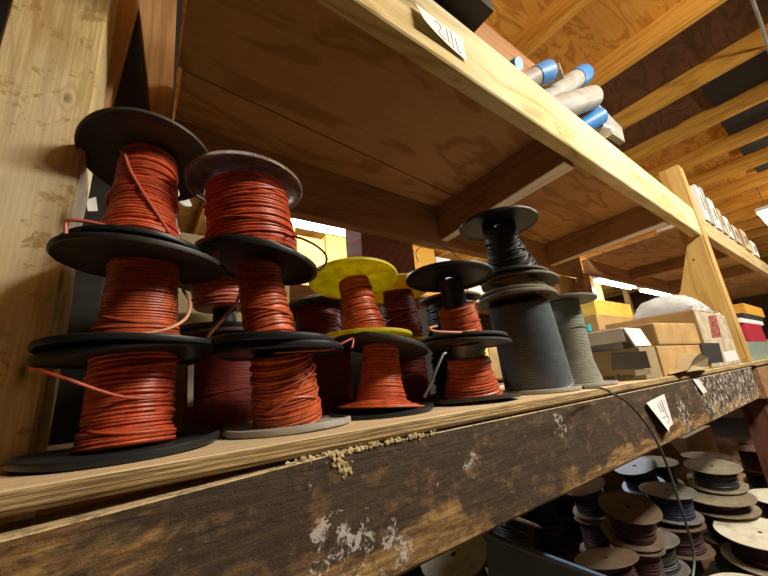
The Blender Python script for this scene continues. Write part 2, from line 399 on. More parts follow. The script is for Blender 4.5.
# ------------------------------------------------------------------ spool builder
def flange_prof(R, hole=.008, th=.0026, lip=.0022):
    return [(hole, 0), (.022, 0), (.024, -.0006*0), (R*.7, 0), (R-.005, 0), (R-.002, -lip), (R, -lip*.6), (R+.0006, th/2), (R, th+lip*.6), (R-.002, th+lip),
            (R-.005, th), (R*.7, th), (.022, th), (hole, th)]
def make_spool(label, c0, n0, R0, c1, n1, R1, prof, wire, fl0, fl1, wr=.0018, hub=.02, group=None,
               barrel='bk', t0=0., t1=1., mess=.5, cross=3, warp0=0, warp1=0, seg=40, name='wire_spool', lip=.0022, strands=True, cat='wire spool'):
    """c0 = underside centre of the lower flange, c1 = top centre of the upper flange, prof = [(t, radius)] of the winding"""
    c0 = V(c0); c1 = V(c1); n0 = V((*n0, 1)).normalized(); n1 = V((*n1, 1)).normalized()
    root = tag(empty(name, c0), label, cat, group)
    ph = random.random()*6
    w0 = (lambda th, r: warp0*(r/R0)**2*math.sin(2*th+ph)) if warp0 else None
    w1 = (lambda th, r: warp1*(r/R1)**2*math.sin(2*th+ph*2)) if warp1 else None
    finish('lower_flange', lathe(bmesh.new(), c0, n0, flange_prof(R0, lip=lip), 56, w0), M[fl0], root, True)
    finish('upper_flange', lathe(bmesh.new(), c1-n1*.003, n1, flange_prof(R1, lip=lip), 56, w1), M[fl1], root, True)
    A = c0+n0*.003; B = c1-n1*.003; ax = (B-A); L = ax.length; ax.normalize()
    finish('barrel', lathe(bmesh.new(), A, ax, [(hub-.003, 0), (hub, 0), (hub, L), (hub-.003, L)], 32), M[barrel], root, True)
    def rad(t):
        for (ta, ra), (tb, rb) in zip(prof, prof[1:]):
            if t <= tb: k = (t-ta)/max(tb-ta, 1e-6); return ra+(rb-ra)*max(0, min(1, k))
        return prof[-1][1]
    a, b, n = frame(ax)
    bm = bmesh.new()
    # body of the winding
    K = 24; pr = [(hub-.001, t0*L+.0005)]+[(max(hub, rad(t0+(t1-t0)*i/K)-wr*1.0), (t0+(t1-t0)*i/K)*L) for i in range(K+1)]+[(hub-.001, t1*L-.0005)]
    lathe(bm, A, ax, pr, seg)
    if strands:
        turns = max(3, int((t1-t0)*L/(wr*1.93)))
        pts = []; jr = [random.gauss(0, wr*.35*mess) for _ in range(turns+3)]; jz = [random.gauss(0, wr*.5*mess) for _ in range(turns+3)]
        tl = [random.uniform(-1, 1)*wr*1.3*mess for _ in range(turns+3)]; tp = [random.random()*6 for _ in range(turns+3)]
        for k in range(turns*seg+1):
            q = k/seg; i = int(q); f = q-i; f = f*f*(3-2*f)
            th = 2*PI*q
            r_j = jr[i]*(1-f)+jr[i+1]*f; z_j = jz[i]*(1-f)+jz[i+1]*f
            z_j += (tl[i]*(1-f)+tl[i+1]*f)*math.sin(th+(tp[i]))*1.0 if mess > 0 else 0
            t = t0+(t1-t0)*q/turns
            h = min(max(t*L+z_j, t0*L+wr), t1*L-wr)
            r = rad(t)+r_j
            pts.append(A+ax*h+(a*math.cos(th)+b*math.sin(th))*r)
        sweep(bm, pts, wr, 6)
        # strands lying across the winding
        for c in range(cross):
            hA = random.uniform(t0+.1*(t1-t0), t1-.1*(t1-t0)); dh = random.uniform(-.35, .35)*(t1-t0)
            s0 = random.uniform(0, 2*PI); span = random.uniform(2.5, 5.5); pp = []
            for k in range(31):
                q = k/30; t = min(max(hA+dh*(q-.5)+.03*math.sin(q*7+c), t0+.03), t1-.03)
                e = math.sin(PI*q)
                pp.append(A+ax*(t*L)+(a*math.cos(s0+span*q)+b*math.sin(s0+span*q))*(rad(t)+wr*(1.6*min(1, e*3)-.3)))
            sweep(bm, pp, wr, 6)
    coil = finish('wire_coil', bm, M[wire], root, True)
    root['axis'] = 0; del root['axis']
    return root, dict(A=A, ax=ax, a=a, b=b, L=L, rad=rad)
def strand(root, pts, r, mat, n=10, name='loose_wire_end'):
    return finish(name, sweep(bmesh.new(), smooth_path(pts, n), r, 8), M[mat], root, True)

# ================================================================== ROOM
FLZ = -1.45
tag(finish('floor', box_bm(-4, 12, -3.2, 6, FLZ-.1, FLZ), M['concrete']), kind='structure')
tag(finish('ceiling', box_bm(-4, 12, -3.2, 6, 1.89, 1.91), M['ceil']), kind='structure')
tag(finish('wall_back', box_bm(-4, 12, 6, 6.1, FLZ, 1.89), M['wallm']), kind='structure')
tag(finish('wall_front', box_bm(-4, 12, -3.3, -3.2, FLZ, 1.89), M['wallm']), kind='structure')
tag(finish('wall_left', box_bm(-4.1, -4, -3.2, 6, FLZ, 1.89), M['wallm']), kind='structure')
tag(finish('wall_right', box_bm(12, 12.1, -3.2, 6, FLZ, 1.89), M['wallm']), kind='structure')
for i in range(17):
    x = .40+.61*i
    tag(finish('trim_%d' % (i+1), box_bm(x, x+.042, -3.2, 6, 1.75, 1.89, .002), M['joist']), kind='structure')
tag(finish('trim_18', box_bm(2.273, 2.839, -2.6, 2.4, 1.878, 1.8895), M['ceild']), kind='structure')  # darker brown ply sheets in two ceiling bays
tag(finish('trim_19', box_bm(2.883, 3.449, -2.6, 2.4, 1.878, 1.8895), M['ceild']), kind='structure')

# ================================================================== RACK
def upz(x, a, b): return a+(b-a)*x/2.4
# upper beam (sags slightly towards the right)
def beamZ(x): return upz(x, .700, .632), upz(x, .872, .780)
def long_beam(x0, x1, y0, y1, zf, n=24, bev=0):
    bm = bmesh.new(); rings = []
    for i in range(n+1):
        x = x0+(x1-x0)*i/n; za, zb = zf(x); ya = y0(x) if callable(y0) else y0
        rings.append([bm.verts.new(p) for p in ((x, ya+.003, za), (x, y1, za), (x, y1, zb), (x, ya+.001, zb), (x, ya, zb-.001), (x, ya, za+.004))])
    for A, B in zip(rings, rings[1:]):
        for k in range(6): bm.faces.new((A[k], A[(k+1) % 6], B[(k+1) % 6], B[k]))
    bm.faces.new(rings[0]); bm.faces.new(rings[-1][::-1]); return bm
tag(finish('upper_beam', long_beam(.06, 2.305, 0, .038, beamZ), M['beam_up']), 'long pale pine front beam of the upper shelf, nearest bay', 'beam', kind=None)
bm = long_beam(2.42, 6.5, 0, .038, lambda x: (.655, .765))
tag(finish('upper_beam', bm, M['beam_up2']), 'pale front beam of the upper shelf beyond the golden post', 'beam')
# upper shelf boards (seen from below), two sheets with a seam
pu = lambda x: upz(x, .812, .742)
def seamY(x): return .416+.075*x
def sheet(x0, x1, front):
    P = []
    for dz in (0, .016):
        for x, k in ((x0, 0), (x1, 0), (x1, 1), (x0, 1)):
            y = (.040 if k == 0 else seamY(x)-.003) if front else (seamY(x)+.003 if k == 0 else .70)
            P.append(V((x, y, pu(x)+dz)))
    return hexa(P)
tag(finish('upper_shelf_board', sheet(.024, 2.310, True), M['ply']), 'front plywood sheet of the upper shelf, seen from below behind the pale beam', 'shelf board')
tag(finish('upper_shelf_board', sheet(.034, 2.310, False), M['ply']), 'rear plywood sheet of the upper shelf, behind the dark seam', 'shelf board')
tag(finish('blocker', hexa([V((x, y, pu(x)+z)) for z in (.0165, .03) for x, y in ((.04, seamY(.04)-.02), (2.3, seamY(2.3)-.02), (2.3, seamY(2.3)+.02), (.04, seamY(.04)+.02))]), M['dark']), 'dark batten added to keep light out of the seam between the upper shelf sheets', 'blocker')  # added above the seam so the lit ceiling doesn't show through
tag(finish('upper_shelf_board', long_beam(2.42, 6.5, .04, .598, lambda x: (.742, .758)), M['ply']), 'plywood board of the upper shelf beyond the golden post', 'shelf board')
# rear beam under the upper shelf
tag(finish('rear_beam', long_beam(.036, 2.31, .600, .640, lambda x: (upz(x, .600, .600), pu(x))), M['brownx']), 'brown rear beam under the upper shelf, running above the fluorescent light', 'beam')
# cross joists
M['pale_edge'] = wood('light_tint_edge', (.88, .84, .80), (.66, .58, .52), 'Y', (1.5, .2, .9), band=5, knots=False, rough=.32)  # light on the joist undersides put into a pale, glossy colour
def cross(x, lab, zn=.652):
    r = tag(empty('cross_joist', (x, .05, .628)), lab, 'joist')
    zt = pu(x+.06)-.001
    def H(z0n, z0f, z1n, z1f, e): return hexa([(x-e-.008, .040, z0n), (x+.055+e, .040, z0n), (x+.042+e, .598, z0f), (x-e+.008, .598, z0f), (x-e-.008, .040, z1n), (x+.055+e, .040, z1n), (x+.042+e, .598, z1f), (x-e+.008, .598, z1f)])
    finish('timber', H(zn+.004, .626, zt, zt, 0), M['brown'], r)
    finish('light_tint_edge', H(zn, .622, zn+.004, .626, .0006), M['pale_edge'], r)
cross(1.03, 'brown cross joist with underside tinted for the light on it above the black topmost spool')
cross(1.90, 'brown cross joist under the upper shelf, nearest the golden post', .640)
for x in (3.1, 4.0):
    tag(finish('cross_joist', box_bm(x, x+.04, .040, .598, .66, .742, .0015), M['brown']), 'brown cross joist beyond the golden post, %s' % ('first past it' if x < 3.5 else 'second past it'), 'joist')
tag(finish('rear_beam', box_bm(2.42, 6.5, .6, .64, .64, .742), M['brownx']), 'brown rear beam of the next bay beyond the golden post', 'beam')
# lower shelf board with worn edge, and its beam
def lowply(x): return (-.0165, 0)
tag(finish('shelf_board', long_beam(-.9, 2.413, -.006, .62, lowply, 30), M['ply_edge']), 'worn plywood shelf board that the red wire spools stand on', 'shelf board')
def lb(x):
    g = .0015+.010*max(0, min(1, (.16-x)/.25))
    return (-.153, -.0185-g*.9)
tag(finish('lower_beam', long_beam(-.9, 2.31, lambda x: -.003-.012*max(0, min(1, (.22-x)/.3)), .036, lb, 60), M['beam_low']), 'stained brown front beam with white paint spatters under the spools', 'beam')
tag(finish('lower_beam', long_beam(2.44, 6.5, 0, .038, lambda x: (-.17, -.03)), M['brownx']), 'brown front beam of the next bay beyond the golden post', 'beam')
tag(finish('shelf_board', box_bm(2.42, 6.5, -.004, .62, -.02, 0), M['ply_edge']), 'plywood shelf board of the next bay, under red and white stock', 'shelf board')
tag(finish('rear_beam', box_bm(-.9, 6.5, .57, .61, -.153, -.021), M['brownx']), 'brown rear beam under the spool shelf', 'beam')
# crust of dried glue on the front beam
def crumbs(pts, n, spread, zs):
    bm = bmesh.new()
    for k in range(n):
        i = random.random()*(len(pts)-1); a = V(pts[int(i)]); b = V(pts[int(i)+1]); p = a.lerp(b, i-int(i))
        r = random.uniform(.0012, .0036)
        p = p+V((random.gauss(0, spread), -.001, random.gauss(0, zs)))
        s = bmesh.ops.create_icosphere(bm, subdivisions=1, radius=r, matrix=Matrix.Translation(p))
        for v in s['verts']: v.co = p+(v.co-p)*random.uniform(.6, 1.3)
    return bm
g = [atY(285, 466, -.002), atY(320, 456, -.002), atY(345, 452, -.002), atY(380, 443, -.002), atY(440, 432, -.002)]
g2 = [atY(333, 456, -.003), atY(343, 466, -.003), atY(345, 476, -.003)]
bm = crumbs(g, 170, .002, .0012)
for p in (0,): pass
bm2 = crumbs(g2, 60, .004, .002); me = D.meshes.new('t'); bm2.to_mesh(me); bm2.free(); bm.from_mesh(me); D.meshes.remove(me)
tag(finish('dried_crust', bm, M['glue'], None, False, atY(340, 455, 0)), 'crumbly yellow crust dried along the top of the stained beam', 'dried crust', kind='stuff')
# left post (4x4) and pieces beside it
root = tag(empty('front_post', (-.12, .165, FLZ)), 'thick yellow pine post with knots in its face, left of the spools', 'post')
bm = bmesh.new()
zz = [FLZ+.0]+[-.9+i*.09 for i in range(29)]+[1.745]
rings = []
for z in zz:
    j = .0016*math.sin(z*17)+.001*math.sin(z*41)
    rings.append([bm.verts.new(p) for p in ((-.172, .168, z), (-.169, .165, z), (-.080+j, .165, z), (-.0766+j, .168, z), (-.0766+j, .254, z), (-.172, .254, z))])
for A, B in zip(rings, rings[1:]):
    for k in range(6): bm.faces.new((A[k], A[(k+1) % 6], B[(k+1) % 6], B[k]))
bm.faces.new(rings[0]); bm.faces.new(rings[-1][::-1])
finish('timber', bm, M['post'], root)
tag(finish('brace_board', hexa([(-.095, .26, .48), (-.0735, .26, .48), (-.0735, .30, .48), (-.095, .30, .48), (-.095, .26, 1.30), (-.0215, .26, 1.30), (-.0215, .30, 1.30), (-.095, .30, 1.30)], .001), M['brownz']), 'narrow brown board hanging just behind the yellow post', 'board')
a0, a1 = atY(151, 115, .5), atY(138, 0, .5); d0, d1 = atY(172, 115, .5), atY(177, 0, .5)
ZB = .405
def ext(p, q, z): return p+(q-p)*((z-p.z)/(q.z-p.z))
rb_ = 0
pl, pr_ = ext(a0, a1, ZB), ext(d0, d1, ZB); ql, qr = ext(a0, a1, 1.30), ext(d0, d1, 1.30)
tag(finish('rear_board', hexa([pl, pr_, pr_+V((0, .07, 0)), pl+V((0, .07, 0)), ql, qr, qr+V((0, .07, 0)), ql+V((0, .07, 0))], .002), M['brownz']), 'brown upright board behind the leftmost top spool, beside the dark gap', 'board')
tag(finish('added_dark_panel', box_bm(-1.2, .030, .642, .66, .40, 1.745), M['dark']), 'dark panel added to darken the gap between the yellow post and the brown upright board', 'panel')  # added sheet that hides the lit ceiling, so the gap stays black
# right post
root = tag(empty('golden_post', (2.36, .05, 0)), 'golden post at the right end of the shelf, behind the beam ends', 'post')
finish('timber', hexa([(2.318, -.001, .001), (2.408, -.001, .001), (2.408, .09, .001), (2.318, .09, .001), (2.318, -.001, 1.06), (2.408, -.001, 1.06), (2.408, .09, 1.06), (2.318, .09, 1.06)], .002), M['postr'], root)
pts = [atX(700, 214, 2.31), atX(697, 232, 2.31), atX(681, 292, 2.31), V((2.31, .58, .02)), V((2.31, .0, .02)), V((2.31, .0, .70))]
pts = [V((2.29, .002, .78)), V((2.29, atX(697, 232, 2.29).y, .74)), V((2.29, atX(681, 292, 2.29).y, atX(681, 292, 2.29).z)), V((2.29, .56, .02)), V((2.29, .002, .02))]
finish('end_panel', poly_prism(pts, -.012), M['postr'], root)
w_ = bmesh.new(); pc = atX(694, 260, 2.288)
lathe(w_, pc, (-1, 0, .001), [(.001, 0), (.016, 0), (.016, .004), (.001, .006)], 24)
finish('washer', w_, M['white'], root, True)
w_ = bmesh.new(); lathe(w_, pc+V((-.006, 0, 0)), (-1, 0, .001), [(.0005, 0), (.005, 0), (.005, .004), (.0005, .005)], 12)
finish('screw', w_, M['dark'], root, True)
tag(finish('rear_post', box_bm(2.2, 2.28, .56, .598, 0.002, .60), M['brownx']), 'dark brown rear upright behind the golden post', 'post')
tag(finish('lower_post', box_bm(2.61, 2.70, .045, .135, FLZ, -.172, .002), M['redwood']), 'reddish brown post below the shelf at the right edge', 'post')
# rear bracket board with a washer
a = atY(571, 315, .62); b = atY(598, 310, .62)
root = tag(empty('rear_plank', (a.x, .65, 0)), 'short brown rear plank with a white washer beside the sage spool', 'plank')
finish('timber', box_bm(a.x-.01, b.x, .645, .685, 0, .60, .002), M['brownz'], root)
w_ = bmesh.new(); pc = atY(576, 281, .643)
lathe(w_, pc, (0, -1, .001), [(.004, 0), (.014, 0), (.014, .004), (.004, .005)], 20); finish('washer', w_, M['white'], root, True)

# ================================================================== SPOOLS ON THE SHELF
GR = 'red wire spools stacked in the front row'
def lit(p, q, s=0): return V(p)
# --- stack 1
S = {}
S['1a'] = make_spool('bottom red spool of the leftmost stack, on a black dished flange', (.002, .112, .0036), (-.005, .02), .086, (.001, .12, .1015), (-.05, .02), .085,
    [(0, .042), (.08, .041), (.2, .038), (1, .0385)], 'red', 'bk', 'bk', .0019, group=None, warp0=.0022, warp1=.002, cross=4, mess=.7, lip=.003)
S['1b'] = make_spool('middle red spool of the leftmost stack, with a loose strand at its right', (.001, .115, .1070), (-.01, .0), .085, (.002, .108, .2075), (.035, -.05), .085,
    [(0, .043), (.1, .041), (.3, .036), (1, .0325)], 'red2', 'bk', 'bk2', .0015, warp0=.0015, warp1=.001, cross=3, mess=.7)
S['1c'] = make_spool('topmost red spool of the leftmost stack, its dark flange tilted back', (-.006, .122, .2165), (.02, .06), .074, (-.006, .158, .377), (.02, .24), .080,
    [(0, .045), (.12, .043), (.3, .037), (.7, .033), (1, .032)], 'red', 'bk', 'bk2', .0019, cross=3, mess=1.1)
# --- stack 2
S['2a'] = make_spool('bottom orange-red spool of the second stack, on a pale grey flange', (.176, .117, .0036), (.01, .0), .082, (.160, .10, .1015), (0, 0), .083,
    [(0, .042), (.12, .043), (.5, .040), (1, .037)], 'red2', 'grey', 'bk', .0017, warp0=.0012, cross=7, mess=1.3, lip=.003)
S['2b'] = make_spool('middle red spool of the second stack, under a wide black flange', (.146, .098, .1070), (.02, .0), .083, (.132, .112, .226), (.16, -.06), .083,
    [(0, .032), (.3, .030), (1, .027)], 'red2', 'bk', 'bk', .0016, cross=6, mess=1.3, lip=.0032)
S['2c'] = make_spool('topmost full red spool of the second stack, with a smoky see-through flange', (.127, .118, .2335), (.14, -.04), .070, (.115, .118, .346), (.03, .02), .081,
    [(0, .058), (.2, .058), (.6, .056), (1, .053)], 'red', 'bk', 'smoke', .0018, cross=5, mess=1.2)
# --- stack 3
S['3a'] = make_spool('bottom red spool under the yellow flange, on a dished black flange', (.335, .130, .0045), (0, -.03), .085, (.348, .135, .112), (.22, -.04), .083,
    [(0, .066), (.05, .064), (.10, .042), (.4, .034), (1, .029)], 'red2', 'bk', 'bk2', .0016, warp0=.003, cross=2, mess=.6, lip=.003)
S['3b'] = make_spool('upper red spool with a bright yellow plastic flange, front one of two', (.330, .155, .125), (.02, .02), .083, (.324, .172, .240), (.06, .15), .083,
    [(0, .044), (.2, .037), (.6, .029), (1, .027)], 'red2', 'yellow', 'yellow', .0017, barrel='yellow', cross=4, mess=1.0)
# --- stack 4
S['4a'] = make_spool('bottom half-wound red spool with a bare grey barrel, on a bent flange', (.525, .10, .0100), (-.02, -.06), .083, (.515, .09, .108), (.04, -.03), .083,
    [(0, .052), (.1, .050), (.35, .042), (.75, .037)], 'red2', 'bk2', 'bk2', .0020, hub=.026, barrel='barrel', t1=.74, warp0=.004, cross=3, mess=.8)
S['4b'] = make_spool('upper half-wound red spool with a bare black barrel and black flange', (.515, .094, .1145), (.04, 0), .081, (.478, .075, .232), (.06, .01), .083,
    [(0, .038), (.15, .036), (.5, .033)], 'red2', 'bk2', 'bk', .0020, hub=.0225, barrel='bk', t1=.54, cross=3, mess=.8)
# --- stack 5: slate grey
S['5a'] = make_spool('large slate grey cable spool standing in front of the sage one', (.738, .095, .0036), (0, 0), .083, (.686, .074, .203), (.05, .02), .083,
    [(0, .070), (.5, .066), (1, .061)], 'wgrey', 'grey', 'beigefl', .0020, cross=0, mess=.12, lip=.0028)
S['5b'] = make_spool('short khaki wire spool sandwiched on top of the slate grey spool', (.690, .078, .2095), (.08, .0), .080, (.700, .070, .240), (.10, -.0), .083,
    [(0, .070), (1, .070)], 'wbeige', 'beigefl', 'beigefl', .0016, cross=0, mess=.3)
S['5c'] = make_spool('black wire spool at the very top, its flange tilted above the slate grey one', (.682, .070, .2480), (.10, 0), .076, (.625, .047, .362), (0, -.02), .083,
    [(0, .056), (.15, .052), (.3, .046), (.6, .034), (1, .032)], 'wblack', 'bk2', 'bk', .0021, cross=9, mess=1.6)
# --- sage
S['6'] = make_spool('tall sage grey cable spool next to the cartons', (.905, .088, .0036), (0, 0), .082, (.900, .080, .216), (.04, -.02), .078,
    [(0, .052), (.06, .050), (.2, .043), (.28, .040), (1, .036)], 'wsage', 'grey', 'beigefl', .0018, cross=1, mess=.25)
# --- rear row
S['7'] = make_spool('black wire spool in the shade between the half-wound red and slate grey ones', (.70, .285, .0036), (0, 0), .083, (.695, .28, .255), (0, 0), .083,
    [(0, .070), (1, .064)], 'wblack', 'bk2', 'beigefl', .0028, cross=6, mess=1.5)
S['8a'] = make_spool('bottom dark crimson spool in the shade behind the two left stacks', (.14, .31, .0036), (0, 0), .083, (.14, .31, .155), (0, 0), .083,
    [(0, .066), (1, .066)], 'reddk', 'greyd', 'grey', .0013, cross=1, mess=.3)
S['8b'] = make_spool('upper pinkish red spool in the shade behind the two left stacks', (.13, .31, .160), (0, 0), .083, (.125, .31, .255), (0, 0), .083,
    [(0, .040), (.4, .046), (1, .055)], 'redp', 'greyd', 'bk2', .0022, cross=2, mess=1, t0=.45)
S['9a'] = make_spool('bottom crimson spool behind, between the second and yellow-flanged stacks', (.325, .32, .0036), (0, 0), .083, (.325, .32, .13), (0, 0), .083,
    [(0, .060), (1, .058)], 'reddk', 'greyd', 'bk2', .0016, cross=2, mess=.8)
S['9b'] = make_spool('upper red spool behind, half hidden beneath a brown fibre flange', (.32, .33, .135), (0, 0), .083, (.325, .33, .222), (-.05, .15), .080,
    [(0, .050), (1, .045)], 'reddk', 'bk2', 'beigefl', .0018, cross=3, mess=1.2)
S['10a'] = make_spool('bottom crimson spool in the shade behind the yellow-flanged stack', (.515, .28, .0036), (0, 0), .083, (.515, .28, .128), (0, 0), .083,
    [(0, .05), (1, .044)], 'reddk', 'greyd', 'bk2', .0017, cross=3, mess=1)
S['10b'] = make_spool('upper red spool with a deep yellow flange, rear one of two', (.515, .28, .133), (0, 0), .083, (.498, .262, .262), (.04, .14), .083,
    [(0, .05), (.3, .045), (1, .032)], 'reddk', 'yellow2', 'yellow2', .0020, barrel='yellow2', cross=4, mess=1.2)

# loose ends
def onY(pxs): return [atY(u, v, y) for (u, v, y) in pxs]
def coilpt(k, th, t, off=.003):
    q = S[k][1]; return q['A']+q['ax']*(t*q['L'])+(q['a']*math.cos(th)+q['b']*math.sin(th))*(q['rad'](t)+off)
# strand crossing the front of 1c
strand(S['1c'][0], [coilpt('1c', math.radians(d), t, .004) for d, t in ((205, .95), (222, .86), (240, .66), (262, .45), (285, .25), (305, .08))], .0019, 'redp')
strand(S['1c'][0], onY([(66, 235, .07), (66, 223, .07), (72, 220, .068), (95, 223, .066), (118, 229, .066), (140, 232, .07)]), .0019, 'redp')
strand(S['1b'][0], onY([(183, 290, .10), (190, 303, .085), (186, 318, .075), (170, 328, .066), (150, 333, .062), (128, 336, .062)]), .0018, 'pink')
strand(S['1a'][0], onY([(30, 369, .07), (48, 373, .062), (70, 380, .060), (95, 389, .064), (115, 395, .070), (135, 398, .0745), (160, 397, .084), (172, 392, .10)]), .0015, 'red')
strand(S['8b'][0], onY([(239, 294, .22), (236, 303, .20), (224, 318, .18), (213, 330, .17), (207, 338, .165)]), .0024, 'pink')
strand(S['2c'][0], onY([(285, 236, .07), (300, 238, .03), (318, 247, .02), (327, 258, .04), (322, 268, .07), (312, 273, .09)]), .0014, 'maroon')
strand(S['2a'][0], [coilpt('2a', math.radians(d), t, .003) for d, t in ((215, .30), (240, .38), (265, .5), (290, .65), (315, .8), (335, .72))], .0018, 'red2')
strand(S['2a'][0], onY([(275, 353, .07), (300, 351, .055), (330, 349, .045), (345, 342, .04), (353, 339, .04), (352, 348, .035)]), .0014, 'redp')
strand(S['3a'][0], [coilpt('3a', math.radians(d), .03+.03*math.sin(d*.02), .005) for d in range(150, 420, 15)], .0017, 'red2')
strand(S['4b'][0], onY([(437, 326, .065), (430, 328, .05), (434, 331, .045), (448, 332, .04), (465, 332, .045), (478, 329, .06)]), .0019, 'pink')
strand(S['4a'][0], onY([(424, 397, .04), (430, 385, .035), (437, 368, .03), (443, 355, .03), (446, 353, .03)]), .0022, 'greyd')
strand(S['6'][0], [atZ(583, 388, .012)]+onY([(600, 388, -.03), (612, 393, -.055), (630, 405, -.065), (650, 430, -.07), (665, 460, -.075), (680, 505, -.08), (692, 545, -.08), (694, 565, -.08), (690, 590, -.08)]), .0022, 'cord', name='trailing_cable')
strand(S['4b'][0], onY([(418, 262, .10), (416, 252, .11), (424, 246, .12), (440, 245, .12), (450, 250, .12), (456, 256, .10)]), .0010, 'wblack')

# ================================================================== CARTONS ON THE SHELF
def quadbox(name, px, ylist, z0, z1, mat, label, cat, parent=None, bev=.002): pass
def carton(name, label, cx, cy, z0, lx, ly, lz, rz, mat, cat='carton', flaps=True, group=None):
    r = tag(empty(name, (cx, cy, z0)), label, cat, group)
    finish('body', rbox(cx, cy, z0, lx, ly, lz, rz, .002), M[mat], r)
    return r
def text(parent, s, size, loc, rot, mat, name='lettering', ext=.0004):
    cu = D.curves.new(name, 'FONT'); cu.body = s; cu.size = size; cu.extrude = ext; cu.align_x = 'LEFT'
    t = D.objects.new(name, cu); C.objects.link(t)
    dg = bpy.context.evaluated_depsgraph_get(); me = D.meshes.new_from_object(t.evaluated_get(dg)); D.objects.remove(t)
    me.materials.clear(); me.materials.append(M[mat])
    o = D.objects.new(name, me); C.objects.link(o); o.matrix_world = Matrix.Translation(loc) @ rot
    if parent:
        o.parent = parent; o.matrix_parent_inverse = Matrix.Translation(-V(parent.location)); 
    return o
# cartons: their short left sides face the spools, their fronts run along the shelf edge
r = tag(empty('carton', (1.13, .12, .001)), 'olive brown carton with a dark grey label, under the white lid', 'carton')
finish('body', box_bm(1.075, 1.19, .0, .24, .001, .083, .0015), M['card3'], r)
def side_patch(name, px, mat, x=1.0745, th=.0008):
    return finish(name, poly_prism([atX(u, v, x) for u, v in px], -th), M[mat], r)
side_patch('grey_label', [(612, 370), (611, 353), (646, 351), (651, 368)], 'tape')
side_patch('white_sticker', [(636, 376), (635, 370), (650, 369), (652, 374)], 'white')
text(r, 'Thomas Betts', .019, V((1.0738, .135, .006)), Matrix.Rotation(-PI/2, 4, 'Z') @ Matrix.Rotation(PI/2, 4, 'X'), 'ink')
r = tag(empty('white_lid', (1.12, .13, .0835)), 'white shallow box lid lying on the olive carton', 'lid')
finish('tray', box_bm(1.078, 1.185, .035, .235, .0838, .104, .001), M['barrel'], r)
finish('cover', box_bm(1.070, 1.19, .024, .24, .102, .139, .003), M['white'], r)
finish('front_flap', hexa([(1.072, .004, .086), (1.188, .004, .086), (1.188, .008, .086), (1.072, .008, .086), (1.072, .020, .138), (1.188, .020, .138), (1.188, .024, .138), (1.072, .024, .138)], .001), M['white'], r)
r = tag(empty('carton', (1.44, .12, .001)), 'plain brown carton with a torn front flap, beside the olive one', 'carton')
finish('body', box_bm(1.215, 1.67, .002, .25, .001, .086, .004), M['card'], r)
fb = bmesh.new()
fp = [(1.24, -.003, .004), (1.30, -.030, .012), (1.36, -.036, .040), (1.45, -.034, .056), (1.56, -.026, .040), (1.57, -.016, .008), (1.46, -.030, .006)]
cen = fb.verts.new((1.42, -.012, .020)); ring = [fb.verts.new(p) for p in fp]; ring2 = [fb.verts.new((p[0], .001, p[2]+.004)) for p in fp]
for i in range(len(fp)):
    j = (i+1) % len(fp); fb.faces.new((cen, ring[i], ring[j])); fb.faces.new((ring[i], ring2[i], ring2[j], ring[j]))
fb.faces.new(ring2[::-1])
finish('front_flap', fb, M['card3'], r)
ub = box_bm(1.238, 1.66, .0, .25, .088, .160, .006)
for v in ub.verts: v.co.z += .006*math.sin(v.co.x*9)*(1 if v.co.z > .12 else 0)
tag(finish('carton', ub, M['card'], None, False, (1.44, .12, .088)), 'soft-edged brown carton on top of the one with the torn flap', 'carton')
r = tag(empty('carton', (1.93, .15, .001)), 'worn beige carton with a red label, standing by the golden post', 'carton')
finish('body', box_bm(1.69, 2.15, .0, .31, .001, .216, .003), M['card'], r)
finish('front_panel', box_bm(1.692, 2.148, -.002, -.0005, .003, .212), M['cardw'], r)
finish('torn_edge', crumbs([V((1.70, .0, .216)), V((1.85, -.0, .226)), V((2.0, .01, .218)), V((2.10, .0, .215))], 90, .010, .005), M['white'], r)
def frontp(name, px, mat): return finish(name, poly_prism([atY(u, v, -.0022) for u, v in px], .001), M[mat], r)
frontp('red_label', [(708, 316), (716, 315), (722, 337), (712, 338)], 'redlab')
frontp('dark_patch', [(700, 343), (719, 343), (724, 362), (706, 364)], 'dark')
frontp('pale_patch', [(723, 352), (735, 350), (739, 360), (727, 362)], 'white')
r = tag(empty('carton', (1.88, .45, .001)), 'long brown carton at the back, carrying a yellow box', 'carton')
finish('body', box_bm(1.68, 2.18, .33, .54, .001, .27, .003), M['card'], r)
tag(finish('box', box_bm(1.72, 2.14, .34, .50, .272, .345, .002), M['yellowbox'], None, False, (1.9, .42, .272)), 'yellow box on the long rear carton behind the plastic-wrapped bundle', 'box')
# wrapped bundle
bm = bmesh.new()
bmesh.ops.create_grid(bm, x_segments=20, y_segments=12, size=.5)
for v in bm.verts:
    n_ = mnoise.noise(v.co*5)+.5*mnoise.noise(v.co*14); v.co = V((1.83+v.co.x*.27, .10+v.co.y*.20, .226+.070*(1-abs(v.co.x*1.9)**6)*(1-abs(v.co.y*1.9)**4)+n_*.007))
e = bmesh.ops.extrude_face_region(bm, geom=bm.faces[:])
for v in [g_ for g_ in e['geom'] if isinstance(g_, bmesh.types.BMVert)]: v.co.z = .2175
M['wrap'] = plain('clear_wrap', (.62, .66, .68), .25, var=.15, scale=18, spec=.7, bmp=.6)
tag(finish('wrapped_bundle', bm, M['wrap'], None, True, (1.87, .1, .2175)), 'whitish plastic-wrapped bundle on the worn beige carton', 'bundle')
